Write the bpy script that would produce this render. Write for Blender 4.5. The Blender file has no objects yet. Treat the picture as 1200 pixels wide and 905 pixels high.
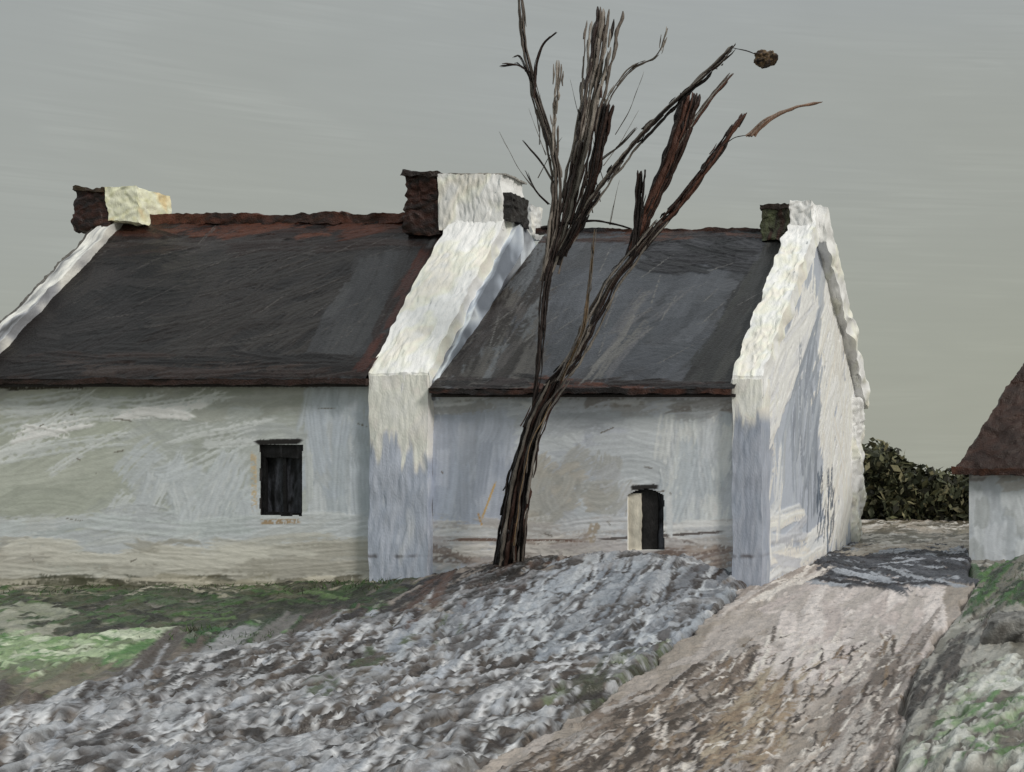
import bpy, math, numpy as np
from mathutils import Vector
rng=np.random.default_rng(7)
F=1400.0; VX=1259.0; VY=509.0; EYE=1.81
# ------------------------------------------------------------------ helpers
def lin(c):
    c=np.array(c,float)/255.
    return np.where(c<=.04045,c/12.92,((c+.055)/1.055)**2.4)
_L=np.random.default_rng(3).random((256,256))
def vn(x,y):
    x=np.asarray(x,float);y=np.asarray(y,float)
    xi=np.floor(x).astype(int);yi=np.floor(y).astype(int)
    fx=x-xi;fy=y-yi;fx=fx*fx*(3-2*fx);fy=fy*fy*(3-2*fy)
    a=_L[xi&255,yi&255];b=_L[(xi+1)&255,yi&255];c=_L[xi&255,(yi+1)&255];d=_L[(xi+1)&255,(yi+1)&255]
    return (a*(1-fx)+b*fx)*(1-fy)+(c*(1-fx)+d*fx)*fy
def fbm(x,y,o=4):
    s=0;a=.5;t=0
    for i in range(o):
        s=s+a*vn(x*2**i+i*17.3,y*2**i+i*9.1);t+=a;a*=.55
    return s/t
def ridged(x,y,o=4):
    s=0;a=.5;t=0
    for i in range(o):
        s=s+a*(1-np.abs(2*vn(x*2**i+i*31.7,y*2**i+i*5.9)-1));t+=a;a*=.6
    return s/t
def n3(p,sc,seed=0):
    x,y,z=p[:,0]*sc,p[:,1]*sc,p[:,2]*sc
    return (vn(x+seed,y+z*.71+seed*1.3)+vn(y+seed*2.1,z-x*.53)+vn(z+seed*.7,x+y*.37))/3
def sm(a,b,x):
    t=np.clip((x-a)/(b-a),0,1);return t*t*(3-2*t)
def inpoly(x,y,poly):
    r=np.zeros(np.shape(x),bool);n=len(poly)
    for i in range(n):
        x0,y0=poly[i];x1,y1=poly[(i+1)%n]
        if y0==y1: continue
        c=((y0>y)!=(y1>y))&(x<(x1-x0)*(y-y0)/(y1-y0)+x0)
        r^=c
    return r
# ------------------------------------------------------------------ materials
def paint_mat(name,rough=.5,bscale=(60,60,60),bstr=.35,bdist=.01,var=.18,spec=.4,nscale=9):
    m=bpy.data.materials.new(name);m.use_nodes=True
    nt=m.node_tree;N=nt.nodes;Lk=nt.links
    b=N["Principled BSDF"]
    at=N.new("ShaderNodeAttribute");at.attribute_name="Col"
    tc=N.new("ShaderNodeTexCoord");mp=N.new("ShaderNodeMapping");mp.inputs["Scale"].default_value=bscale
    Lk.new(tc.outputs["Object"],mp.inputs["Vector"])
    n1=N.new("ShaderNodeTexNoise");n1.inputs["Scale"].default_value=1;n1.inputs["Detail"].default_value=3
    Lk.new(mp.outputs[0],n1.inputs["Vector"])
    n2=N.new("ShaderNodeTexNoise");n2.inputs["Scale"].default_value=nscale;n2.inputs["Detail"].default_value=2
    Lk.new(tc.outputs["Object"],n2.inputs["Vector"])
    ad=N.new("ShaderNodeMath");ad.operation='ADD';Lk.new(n1.outputs[0],ad.inputs[0]);Lk.new(n2.outputs[0],ad.inputs[1])
    mr=N.new("ShaderNodeMapRange");mr.inputs[1].default_value=.6;mr.inputs[2].default_value=1.4
    mr.inputs[3].default_value=1-var;mr.inputs[4].default_value=1+var
    Lk.new(ad.outputs[0],mr.inputs[0])
    vm=N.new("ShaderNodeVectorMath");vm.operation='SCALE'
    Lk.new(at.outputs["Color"],vm.inputs[0]);Lk.new(mr.outputs[0],vm.inputs["Scale"])
    Lk.new(vm.outputs[0],b.inputs["Base Color"])
    bp=N.new("ShaderNodeBump");bp.inputs["Strength"].default_value=bstr;bp.inputs["Distance"].default_value=bdist
    Lk.new(n1.outputs[0],bp.inputs["Height"]);Lk.new(bp.outputs[0],b.inputs["Normal"])
    b.inputs["Roughness"].default_value=rough
    b.inputs["Specular IOR Level"].default_value=spec
    return m
M_wall=paint_mat("limewash_wall",.6,(30,35,110),.3,.006,.10,.3)  # limewash; its stroke colours in Col also carry painted light and shade
M_white=paint_mat("thick_white_limewash",.6,(70,30,30),.5,.010,.06,.3)
M_roof=paint_mat("dark_slate_roof",.38,(45,45,45),.6,.012,.22,.2)
M_brown=paint_mat("rusty_brown",.45,(50,50,50),.7,.02,.35,.3)
M_ground=paint_mat("stony_earth",.34,(40,40,40),.7,.018,.26,.5)
M_road=paint_mat("gravel_track",.5,(60,45,60),.8,.016,.22,.35)
M_bark=paint_mat("bark",.5,(70,70,18),.8,.015,.3,.25)
M_leaf=paint_mat("leaves",.6,(30,30,30),.4,.01,.35,.2)
M_frame=paint_mat("dark_window_paint",.5,(60,60,25),.8,.01,.3,.2)
# ------------------------------------------------------------------ mesh
def mkmesh(name,V,Fq,C,mat,parent=None,smooth=True):
    V=np.asarray(V,np.float32);Fq=np.asarray(Fq,np.int32);C=np.asarray(C,np.float32)
    me=bpy.data.meshes.new(name)
    k=Fq.shape[1]
    me.vertices.add(len(V));me.vertices.foreach_set("co",V.ravel())
    me.loops.add(Fq.size);me.loops.foreach_set("vertex_index",Fq.ravel())
    me.polygons.add(len(Fq));me.polygons.foreach_set("loop_start",np.arange(0,Fq.size,k,dtype=np.int32))
    me.update(calc_edges=True)
    me.polygons.foreach_set("use_smooth",np.full(len(Fq),smooth))
    a=me.attributes.new("Col",'FLOAT_COLOR','POINT')
    cc=np.ones((len(V),4),np.float32);cc[:,:3]=np.clip(C,0.003,.84);a.data.foreach_set("color",cc.ravel())
    me.materials.append(mat);me.update()
    o=bpy.data.objects.new(name,me);bpy.context.collection.objects.link(o)
    if parent: o.parent=parent
    return o
def empty(name,loc):
    e=bpy.data.objects.new(name,None);bpy.context.collection.objects.link(e)
    e.empty_display_size=.2
    return e
class Surf:
    def __init__(s,O,U,V,N,u0,u1,v0,v1,ru,rv,base,K,hs=1.,ws=1.,as_=1.):
        s.hs,s.ws,s.as_=hs,ws,as_
        s.O,s.U,s.V,s.N=[np.array(a,float) for a in (O,U,V,N)]
        s.us=np.arange(u0,u1+ru*.5,ru);s.vs=np.arange(v0,v1+rv*.5,rv)
        s.ru,s.rv=ru,rv;s.K=K
        s.uu,s.vv=np.meshgrid(s.us,s.vs)
        s.h=np.zeros(s.uu.shape);s.c=np.ones(s.uu.shape+(3,))*(lin(base)/K)
    def px(s,x,y):
        d=np.array([(x-VX)/F,1,(VY-y)/F]);c=np.array([0,0,EYE])
        t=np.dot(s.O-c,s.N)/np.dot(d,s.N);p=c+t*d-s.O
        return np.array([np.dot(p,s.U),np.dot(p,s.V)]),p[1]+s.O[1]
    def uv(s,p0,p1,w,col,alpha=1,ht=.01,dry=0.,curve=0.):
        d=p1-p0;L=math.hypot(*d)
        if L<1e-4:return
        e=d/L;n=np.array([-e[1],e[0]]);pad=w*(1+abs(curve))
        i0=max(0,int((min(p0[0],p1[0])-pad-s.us[0])/s.ru));i1=min(len(s.us),int((max(p0[0],p1[0])+pad-s.us[0])/s.ru)+2)
        j0=max(0,int((min(p0[1],p1[1])-pad-s.vs[0])/s.rv));j1=min(len(s.vs),int((max(p0[1],p1[1])+pad-s.vs[0])/s.rv)+2)
        if i1<=i0 or j1<=j0:return
        sl=(slice(j0,j1),slice(i0,i1))
        x=s.uu[sl]-p0[0];y=s.vv[sl]-p0[1]
        a=(x*e[0]+y*e[1])/L;t=(x*n[0]+y*n[1])/w-curve*(1-4*(a-.5)**2)
        nb=int(np.clip(2*w/max(s.ru,s.rv)/1.5,4,26));B=rng.random(nb);B2=rng.random(nb);sd=rng.random()*200
        q=np.clip(t*.5+.5,0,1)*(nb-1);bri=np.interp(q,np.arange(nb),B);b2=np.interp(q,np.arange(nb),B2)
        tex=vn(a*L/(w*.35)+sd,t*nb*.4+sd*.7)
        m=sm(1.,.78,np.abs(t)+.25*tex)*sm(0,.06,a-.14*b2)*sm(0,.08,1-a-.25*B.mean()*b2-.05)
        m=m*sm(-.05,.15,bri*.5+tex*.5-dry*(.75+.5*a))*alpha
        k=m[...,None]
        col=(lin(col)/s.K)*(1+.24*(bri-.5)[...,None])
        s.c[sl]=s.c[sl]*(1-k)+col*k
        s.h[sl]=s.h[sl]*(1-.5*m)+m*ht*s.hs*(.3+.9*bri+.5*sm(.6,.9,np.abs(t)))
    def st(s,x0,y0,x1,y1,w,col,**k):
        p0,d0=s.px(x0,y0);p1,d1=s.px(x1,y1)
        s.uv(p0,p1,w*.5*(d0+d1)/2/F,col,**k)
    def fill(s,poly,n,ang,jit,ln,w,pal,ymin=-999,**k):
        xs=[p[0] for p in poly];ys=[p[1] for p in poly];c=0;g=0
        k['alpha']=k.get('alpha',1)*s.as_;w=w*s.ws
        while c<n and g<n*20:
            g+=1
            x=rng.uniform(min(xs),max(xs));y=rng.uniform(min(ys),max(ys))
            if not inpoly(np.array(x),np.array(y),poly):continue
            c+=1
            a=math.radians(ang+rng.normal()*jit);l=ln*rng.uniform(.5,1.3)*.5;dx,dy=l*math.cos(a),-l*math.sin(a)
            col=np.array(pal[rng.integers(len(pal))],float)+rng.normal()*4
            s.st(x-dx,max(y-dy,ymin),x+dx,max(y+dy,ymin),w*rng.uniform(.6,1.3),np.clip(col,0,255),curve=rng.normal()*.4,**k)
    def build(s,name,mat,parent=None,inside=None,extra=None):
        h=s.h+(extra if extra is not None else 0)
        P=s.O+s.uu[...,None]*s.U+s.vv[...,None]*s.V+h[...,None]*s.N
        nv,nu=s.uu.shape;I=np.arange(nv*nu).reshape(nv,nu)
        Fq=np.stack([I[:-1,:-1],I[:-1,1:],I[1:,1:],I[1:,:-1]],-1)
        if inside is not None:
            cu=(s.uu[:-1,:-1]+s.ru/2);cv=(s.vv[:-1,:-1]+s.rv/2);Fq=Fq[inside(cu,cv)]
        Fq=Fq.reshape(-1,4)
        if np.dot(np.cross(s.U,s.V),s.N)<0:Fq=Fq[:,::-1]
        used,inv=np.unique(Fq.ravel(),return_inverse=True)
        return mkmesh(name,P.reshape(-1,3)[used],inv.reshape(-1,4),s.c.reshape(-1,3)[used],mat,parent)
def pal(cols,K,sc=(5,5,5),seed=0,sharp=1.):
    cs=np.array([lin(c)/K for c in cols])
    def f(P):
        Q=P*np.array(sc)
        t=(n3(Q,1,seed)*.65+n3(Q,3.1,seed+5)*.35-.5)*1.9*sharp+.5
        t=np.clip(t,0,.999)*(len(cs)-1);i=np.minimum(t.astype(int),len(cs)-2) if len(cs)>1 else t.astype(int)
        if len(cs)==1:return np.repeat(cs,len(P),0)
        f_=(t-i)[:,None];return cs[i]*(1-f_)+cs[i+1]*f_
    return f
def hexa(name,c,cf,mat,parent=None,res=.03,amp=.012,ns=9,an=(1,1,1)):
    c=np.array(c,float);V=[];Fq=[];off=0
    faces=[(0,1,5,4),(1,2,6,5),(2,3,7,6),(3,0,4,7),(4,5,6,7),(3,2,1,0)]
    for f in faces:
        a,b,d,e=[c[i] for i in f]
        nu=int(np.clip(max(np.linalg.norm(b-a),np.linalg.norm(d-e))/res,1,260));nv=int(np.clip(max(np.linalg.norm(e-a),np.linalg.norm(d-b))/res,1,260))
        u,v=np.meshgrid(np.linspace(0,1,nu+1),np.linspace(0,1,nv+1));u=u[...,None];v=v[...,None]
        P=(a*(1-u)+b*u)*(1-v)+(e*(1-u)+d*u)*v
        I=np.arange((nu+1)*(nv+1)).reshape(nv+1,nu+1)+off
        V.append(P.reshape(-1,3));Fq.append(np.stack([I[:-1,:-1],I[:-1,1:],I[1:,1:],I[1:,:-1]],-1).reshape(-1,4));off+=(nu+1)*(nv+1)
    V=np.concatenate(V);Fq=np.concatenate(Fq);C=cf(V);Q=V*np.array(an)
    D=np.stack([n3(V,ns*.5,1)-.5,n3(V,ns*.5,11)-.5,n3(V,ns*.5,23)-.5],1)*2.4+np.stack([n3(Q,ns*2.5,2)-.5,n3(Q,ns*2.5,13)-.5,n3(Q,ns*2.5,29)-.5],1)*1.2
    V=V+D*amp
    return mkmesh(name,V,Fq,C,mat,parent)
def box(x0,x1,y0,y1,z0,z1):
    return [(x0,y0,z0),(x1,y0,z0),(x1,y1,z0),(x0,y1,z0),(x0,y0,z1),(x1,y0,z1),(x1,y1,z1),(x0,y1,z1)]
def slab(x0,x1,ya,za0,za1,yb,zb0,zb1):
    return [(x0,ya,za0),(x1,ya,za0),(x1,yb,zb0),(x0,yb,zb0),(x0,ya,za1),(x1,ya,za1),(x1,yb,zb1),(x0,yb,zb1)]
class Tubes:
    def __init__(s):s.V=[];s.F=[];s.C=[];s.n=0
    def add(s,pts,rad,col,k=6,step=.05,rough=.25):
        pts=np.array(pts,float);rad=np.array(rad,float)
        seg=np.r_[0,np.cumsum(np.linalg.norm(np.diff(pts,axis=0),axis=1))];L=seg[-1]
        if L<.01:return
        m=max(3,int(L/step));t=np.linspace(0,L,m)
        P=np.stack([np.interp(t,seg,pts[:,i]) for i in range(3)],1)
        for _ in range(3):
            if m>4:P[1:-1]=(P[:-2]+2*P[1:-1]+P[2:])/4
        R=np.interp(t,seg,rad);sd=rng.random()*100
        T=np.gradient(P,axis=0);T/=np.linalg.norm(T,axis=1)[:,None]+1e-9
        A=np.cross(T,[0,1,0]);A/=np.linalg.norm(A,axis=1)[:,None]+1e-9;B=np.cross(T,A)
        th=np.linspace(0,2*np.pi,k,endpoint=False)
        rr=R[:,None]*(1+rough*(vn(t[:,None]*14+sd,th[None]*1.5+sd)-.5)*2)
        V=P[:,None]+rr[...,None]*(np.cos(th)[None,:,None]*A[:,None]+np.sin(th)[None,:,None]*B[:,None])
        I=np.arange(m*k).reshape(m,k)+s.n
        Fq=np.stack([I[:-1],np.roll(I[:-1],-1,1),np.roll(I[1:],-1,1),I[1:]],-1).reshape(-1,4)
        cc=np.array(col)[None]*(1+.5*(vn(t*6+sd,t*0+3)[:,None]-.5))
        s.V.append(V.reshape(-1,3));s.F.append(Fq);s.C.append(np.repeat(cc,k,0));s.n+=m*k
    def build(s,name,mat,parent=None):
        return mkmesh(name,np.concatenate(s.V),np.concatenate(s.F),np.concatenate(s.C),mat,parent)
X=lambda px,Y:(px-VX)/F*Y
Z=lambda py,Y:EYE+(VY-py)/F*Y
W_=(238,232,220)
# =================================================================== LEFT COTTAGE
KW=.68; KR=1.35; KWH=.86
cotL=empty("whitewashed_cottage",0)
fw=Surf((0,14,0),(1,0,0),(0,0,1),(0,-1,0),-12.72,-8.15,-.25,2.62,.0125,.0125,(160,164,163),KW,.5,1.35,.75)
R=lambda a,b,c,d:[(a,b),(c,b),(c,d),(a,d)]
fw.fill(R(-20,440,440,700),170,8,18,130,36,[(160,164,162),(164,168,166),(156,160,155),(166,170,172)],ht=.008,alpha=.9)
fw.fill(R(-20,440,440,480),60,3,8,110,22,[(142,146,140),(150,152,146),(158,160,158)],ht=.01,dry=.15)
fw.fill(R(-20,480,140,620),55,18,15,140,26,[(152,156,147),(158,162,153),(163,166,158)],ht=.01,alpha=.8)
fw.fill(R(0,460,290,540),18,14,10,150,18,[(182,185,186),(176,180,181),(188,191,192)],ht=.014,dry=.42)
fw.st(0,520,130,492,16,(202,204,204),dry=.3,ht=.02,curve=.3);fw.st(120,492,262,470,16,(210,212,212),dry=.3,ht=.02)
fw.st(20,500,90,512,12,(212,214,214),dry=.3,ht=.018);fw.st(150,480,240,490,14,(202,206,206),dry=.4,ht=.018)
fw.fill(R(140,540,300,640),34,65,22,80,26,[(174,179,184),(168,174,178),(180,184,187)],ht=.012,dry=.3)
fw.fill(R(370,450,440,690),60,85,10,100,24,[(162,169,179),(169,175,183),(158,165,172),(176,180,184)],ht=.011,dry=.15)
fw.fill(R(-20,610,440,650),60,4,8,130,22,[(172,176,180),(178,181,182),(166,172,174)],ht=.012,dry=.25)
fw.fill(R(-20,645,440,690),70,2,5,140,18,[(172,170,162),(160,157,149),(184,182,174),(144,141,132)],ht=.016,dry=.2)
fw.fill(R(-20,680,440,702),80,2,6,90,10,[(92,88,74),(66,66,52),(136,132,118),(180,175,162)],ht=.02,dry=.25)
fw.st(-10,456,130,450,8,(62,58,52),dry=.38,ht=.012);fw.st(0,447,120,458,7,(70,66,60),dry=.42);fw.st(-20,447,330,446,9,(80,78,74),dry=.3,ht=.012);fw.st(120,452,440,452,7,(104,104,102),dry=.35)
fw.st(297,520,299,612,9,(180,164,138),dry=.35,ht=.012);fw.st(300,612,362,611,8,(146,126,102),dry=.4,ht=.012);fw.st(362,520,364,600,12,(174,178,180),dry=.1)
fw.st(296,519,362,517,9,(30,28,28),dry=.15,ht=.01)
for i in range(12):
    x=rng.uniform(0,430);y=rng.uniform(470,660);fw.st(x,y,x+rng.uniform(-4,30),y+rng.uniform(-6,6),2.2,(108,104,96),dry=.3)
wx0,wx1,wz0,wz1=-9.55,-9.03,.84,1.69
fw.build("front_wall",M_wall,cotL,lambda u,v:~((u>wx0+.02*vn(v*9,v*0))&(u<wx1-.02*vn(v*9+40,v*0))&(v>wz0+.02*vn(u*9,u*0+7))&(v<wz1)))
greyw=pal([(150,154,152),(175,178,180),(160,160,152)],KW,(3,3,5))
hexa("wall_core",box(-12.72,-8.2,14.42,18.0,-.3,2.5),greyw,M_wall,cotL,res=.15,amp=.01)
hexa("end_wall_front_return",box(-12.71,-12.4,14.01,14.42,-.3,2.5),greyw,M_wall,cotL,res=.1,amp=.004)
def prism(name,x0,x1,yf,yb,ze,yr,zr,cf,mat,parent):
    V=[(x,y,z) for x in (x0,x1) for y,z in ((yf,-.3),(yf,ze),(yr,zr),(yb,ze),(yb,-.3))]
    me=bpy.data.meshes.new(name);me.from_pydata(V,[],[(0,1,2,3,4),(9,8,7,6,5),(0,5,6,1),(1,6,7,2),(2,7,8,3),(3,8,9,4),(4,9,5,0)])
    a=me.attributes.new("Col",'FLOAT_COLOR','POINT');c=cf(np.array(V,float))
    for i in range(10):a.data[i].color=(*c[i],1)
    me.materials.append(mat);o=bpy.data.objects.new(name,me);bpy.context.collection.objects.link(o);o.parent=parent;return o
prism("end_gable",-12.95,-12.73,14.02,18.0,2.5,16.0,4.72,greyw,M_wall,cotL)
def window(parent,x0,x1,z0,z1,revcol,mull=True,K=KW):
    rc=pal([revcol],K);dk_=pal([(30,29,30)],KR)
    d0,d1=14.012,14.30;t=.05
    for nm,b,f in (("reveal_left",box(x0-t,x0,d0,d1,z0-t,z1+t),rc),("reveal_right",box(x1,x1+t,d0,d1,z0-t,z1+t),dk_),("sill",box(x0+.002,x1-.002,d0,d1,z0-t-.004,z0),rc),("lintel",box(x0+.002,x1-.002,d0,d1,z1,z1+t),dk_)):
        hexa(nm,b,f,M_wall,parent,res=.02,amp=.004)
    fc=pal([(18,18,20),(34,34,36),(22,21,22),(84,84,88)],KR,(16,16,3));f=.05;y0,y1=14.03,14.07
    if mull:
        hexa("frame_left",box(x0,x0+f,y0,y1,z0,z1),fc,M_frame,parent,res=.015,amp=.012)
        hexa("frame_right",box(x1-f,x1,y0,y1,z0,z1),fc,M_frame,parent,res=.015,amp=.012)
        hexa("frame_top",box(x0+f,x1-f,y0,y1,z1-f*3,z1),fc,M_frame,parent,res=.015,amp=.015)
        hexa("frame_bottom",box(x0+f,x1-f,y0,y1,z0,z0+f),fc,M_frame,parent,res=.015,amp=.012)
        xm=(x0+x1)/2
        hexa("mullion",box(xm-.018,xm+.018,y0+.02,y1,z0+f,z1-f*3),pal([(24,24,26),(36,36,38)],KR,(16,16,3)),M_frame,parent,res=.015,amp=.012)
    hexa("pane",box(x0-.02,x1+.02,14.09,14.11,z0-.02,z1+.02),pal([(16,16,18),(26,27,30),(82,84,92),(20,20,20),(110,112,120)],KR,(13,13,2.5),2,1.2),M_frame,parent,res=.012,amp=.008)
window(cotL,wx0,wx1,wz0,wz1,(50,48,48))
def roofsurf(y0,z0,y1,z1,xa,xb,base,K):
    d=np.array([0,y1-y0,z1-z0]);L=np.linalg.norm(d);v=d/L;n=np.array([0,-v[2],v[1]])
    return Surf((0,y0,z0),(1,0,0),v,n,xa,xb,0,L,.014,.014,base,K,.75,1.25,.88),L
rf,LL=roofsurf(13.8,2.44,16.0,4.66,-12.75,-8.19,(44,40,40),KR*1.3)
rf.fill(R(0,250,540,440),150,20,25,140,30,[(40,36,36),(44,40,39),(36,32,32),(50,45,44)],ht=.01)
rf.fill([(160,420),(250,300),(480,300),(430,420)],60,22,12,190,16,[(56,52,50),(62,58,56),(50,44,42)],ht=.012,dry=.35)
rf.fill([(40,440),(150,290),(220,290),(130,440)],50,15,20,90,20,[(34,31,31),(42,38,38)],ht=.014,dry=.1)
rf.fill([(370,400),(440,290),(520,280),(440,430)],60,62,8,110,24,[(70,70,73),(60,60,63),(78,78,80),(52,50,51)],ht=.012,dry=.15)
rf.fill([(120,300),(180,262),(480,262),(500,300)],50,4,6,120,16,[(40,33,32),(52,40,37),(64,59,58)],ht=.014,dry=.2)
rf.fill([(150,276),(190,250),(500,250),(495,272)],80,2,6,90,11,[(94,56,43),(72,44,35),(106,64,48),(46,34,32)],ht=.022,dry=.2)
rf.fill([(0,440),(30,415),(440,420),(435,440)],70,1,5,110,12,[(36,30,29),(54,41,37),(30,26,26),(72,61,57)],ht=.018,dry=.25)
rf.fill([(420,440),(500,290),(530,290),(455,440)],40,62,4,70,14,[(64,35,27),(80,43,33),(44,29,25)],ht=.02,dry=.15)
for i in range(50):
    x=rng.uniform(60,460);y=rng.uniform(285,425);rf.st(x,y,x+rng.uniform(30,90),y-rng.uniform(5,45),2.2,(100,96,94),dry=.5,ht=.016)
rf.build("slate_roof_front",M_roof,cotL)
dk=pal([(46,42,42),(60,56,56),(50,38,34)],KR,(3,3,3))
hexa("slate_roof_back",slab(-12.75,-8.19,16.02,4.56,4.64,18.25,2.3,2.38),dk,M_roof,cotL,res=.1,amp=.01)
hexa("slate_roof_underside",slab(-12.74,-8.2,13.86,2.36,2.40,15.98,4.5,4.54),dk,M_roof,cotL,res=.3,amp=.0)
hexa("fascia",box(-12.75,-8.19,13.80,13.88,2.39,2.455),pal([(32,27,27),(60,40,34),(40,37,37)],KR,(4,4,9)),M_brown,cotL,res=.025,amp=.022)
hexa("ridge_tiles",box(-12.45,-8.7,15.93,16.12,4.62,4.76),pal([(56,37,30),(104,60,44),(42,31,28),(122,76,54)],KR,(2.5,4,7)),M_brown,cotL,res=.025,amp=.045)
pw=pal([(110,112,116),(190,190,188),(230,228,222),(150,152,158),(80,80,82)],.9,(14,1.5,1.5),4,1.4)
hexa("gable_coping",slab(-12.86,-12.68,13.72,2.32,2.52,15.95,4.58,4.78),pw,M_white,cotL,res=.018,amp=.03,an=(1.4,.5,.5))
hexa("gable_coping_back",slab(-12.9,-12.66,16.0,4.58,4.80,18.2,2.30,2.52),pw,M_white,cotL,res=.05,amp=.02)
hexa("barge_strip",slab(-12.93,-12.865,13.70,2.26,2.48,15.95,4.52,4.74),pal([(60,56,52),(120,116,110),(46,40,36)],KR,(6,3,3)),M_brown,cotL,res=.02,amp=.03)
br=pal([(36,26,24),(66,39,32),(30,24,23),(90,57,45)],KR,(6,6,10))
hexa("brick_chimney",box(-13.15,-12.74,15.72,16.3,4.46,5.03),br,M_brown,cotL,res=.018,amp=.055)
hexa("brick_chimney_cap",box(-13.18,-12.74,15.69,16.33,5.02,5.07),pal([(44,34,30),(90,76,60),(60,48,38)],KR,(8,8,8)),M_brown,cotL,res=.018,amp=.045)
hexa("chimney_plaster",box(-12.73,-12.32,15.71,16.31,4.60,5.07),pal([(236,222,178),(240,230,202),(208,188,144)],KWH,(6,6,6)),M_white,cotL,res=.018,amp=.035)
# =================================================================== RIGHT COTTAGE
cotR=empty("whitewashed_cottage.001",0)
fr=Surf((0,14,0),(1,0,0),(0,0,1),(0,-1,0),-7.56,-3.9,-.25,2.36,.0125,.0125,(164,168,176),KW,.5,1.35,.75)
fr.fill(R(500,440,880,700),170,60,30,80,32,[(164,168,176),(159,164,174),(167,171,176),(162,165,168)],ht=.008,alpha=.9)
fr.fill(R(505,460,610,640),60,85,8,100,24,[(156,163,177),(164,169,181),(172,176,185),(152,158,172)],ht=.01,dry=.12)
fr.fill(R(630,470,780,600),60,8,20,90,26,[(167,171,179),(174,178,182),(162,166,172)],ht=.01,dry=.2)
fr.fill(R(620,540,740,650),46,50,30,60,26,[(158,155,149),(162,158,151),(153,153,150),(167,169,173)],ht=.011,dry=.25)
fr.fill(R(780,470,868,650),80,84,8,110,20,[(182,186,188),(171,175,180),(190,192,192),(160,166,172)],ht=.013,dry=.28)
fr.fill(R(500,462,870,480),60,4,6,80,12,[(174,178,186),(150,150,152),(124,118,114),(186,188,192)],ht=.014,dry=.35)
fr.fill(R(505,610,870,640),50,3,6,110,14,[(176,178,182),(184,184,184),(162,158,156)],ht=.014,dry=.35)
fr.fill(R(500,635,870,665),60,3,8,90,12,[(140,128,120),(186,182,178),(102,88,82),(166,162,162)],ht=.018,dry=.3)
fr.st(505,632,720,634,4,(110,92,84),dry=.3);fr.st(690,633,870,622,4,(84,78,76),dry=.3)
fr.st(503,455,505,640,8,(52,45,45),dry=.15,ht=.012);fr.st(508,470,500,600,5,(76,62,60),dry=.3)
fr.st(866,465,867,650,9,(92,94,98),dry=.15,ht=.012);fr.st(861,465,860,600,5,(126,128,132),dry=.3)
fr.st(700,610,690,640,16,(148,138,126),dry=.4)
fr.st(583,560,562,616,3.,(176,148,104),dry=.2);fr.st(560,600,566,618,2.5,(168,138,98),dry=.2)
for i in range(10):
    x=rng.uniform(510,850);y=rng.uniform(480,640);fr.st(x,y,x+rng.uniform(-4,22),y+rng.uniform(-8,8),2.2,(106,102,98),dry=.3)
vx0,vx1,vz0,vz1=-5.24,-4.80,.45,1.17
fr.st(736,572,778,570,8,(40,38,38),dry=.2);fr.st(784,575,786,640,9,(182,184,186),dry=.1)
fr.build("front_wall",M_wall,cotR,lambda u,v:~((u>vx0)&(u<vx1-.015*vn(v*9,v*0))&(v>vz0)&(v<vz1-.5*((u-(vx0+vx1)/2)/.22)**2*.16)))
window(cotR,vx0,vx1,vz0,vz1+.02,(222,214,198),mull=False,K=KWH*.8)
hexa("window_board",box(vx0,vx0+.15,14.04,14.08,vz0,vz1-.05),pal([(222,214,198),(200,194,180),(150,144,134)],KWH*.95,(14,14,3)),M_white,cotR,res=.015,amp=.015)
hexa("window_shutter",box(vx0+.16,vx1-.1,14.06,14.085,vz0,vz1),pal([(20,20,22),(54,52,52),(18,18,18)],KR,(14,14,3)),M_frame,cotR,res=.015,amp=.015)
hexa("wall_core",box(-8.15,-3.98,14.42,20.0,-.3,2.3),greyw,M_wall,cotR,res=.2,amp=.01)
def pier(zc,Kb=KW,dz=.45):
    def f(P):
        a=pal([W_,(226,222,214),(208,208,208)],KWH,(6,6,4))(P);b=pal([(150,158,172),(160,165,177),(145,152,166),(178,181,187)],Kb,(9,9,2))(P)
        t=sm(-.10,.10,P[:,2]-zc-dz*(vn(P[:,0]*14,P[:,0]*0+3)-.5)-.2*(vn(P[:,0]*40,P[:,2]*5)-.5))[:,None]
        d=(sm(.05,.01,np.abs(P[:,2]-.40)+.04*vn(P[:,0]*20,P[:,2]*20))*sm(.35,.55,vn(P[:,0]*5,P[:,0]*0+8)))[:,None]*.7
        c=a*t+b*(1-t);return c*(1-d)+lin((60,50,46))/KW*d
    return f
wh=pal([W_,(242,238,228),(224,219,208),(208,208,208)],KWH,(5,3,3),3,.9)
SA=(2.2,.4,.4)
hexa("dividing_pier",box(-8.19,-7.51,13.87,14.3,-.25,2.50),pier(1.62),M_white,cotR,res=.016,amp=.02,an=(2,1,.35))
hexa("dividing_coping",slab(-8.20,-7.49,13.885,2.28,2.53,15.98,4.45,4.98),wh,M_white,cotR,res=.016,amp=.034,an=SA)
blu_shade=pal([(104,110,120),(150,158,170),(190,196,203),(86,88,94),(140,146,158)],KW,(16,2,2),6,1.5)  # bluish tones paint the parapet's side shading into the colour
hexa("dividing_gable",slab(-8.16,-7.43,13.95,2.2,2.43,16.1,4.3,4.74),blu_shade,M_wall,cotR,res=.02,amp=.02,an=SA)
hexa("dividing_gable_back",slab(-8.16,-7.46,16.1,2.3,4.7,20.0,2.0,2.45),blu_shade,M_wall,cotR,res=.1,amp=.02)
hexa("brick_chimney",box(-8.76,-8.33,15.66,16.3,4.45,5.20),br,M_brown,cotR,res=.018,amp=.06)
hexa("brick_chimney_cap",box(-8.80,-8.30,15.62,16.34,5.19,5.26),pal([(28,25,25),(56,42,36)],KR,(8,8,8)),M_brown,cotR,res=.018,amp=.05)
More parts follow.
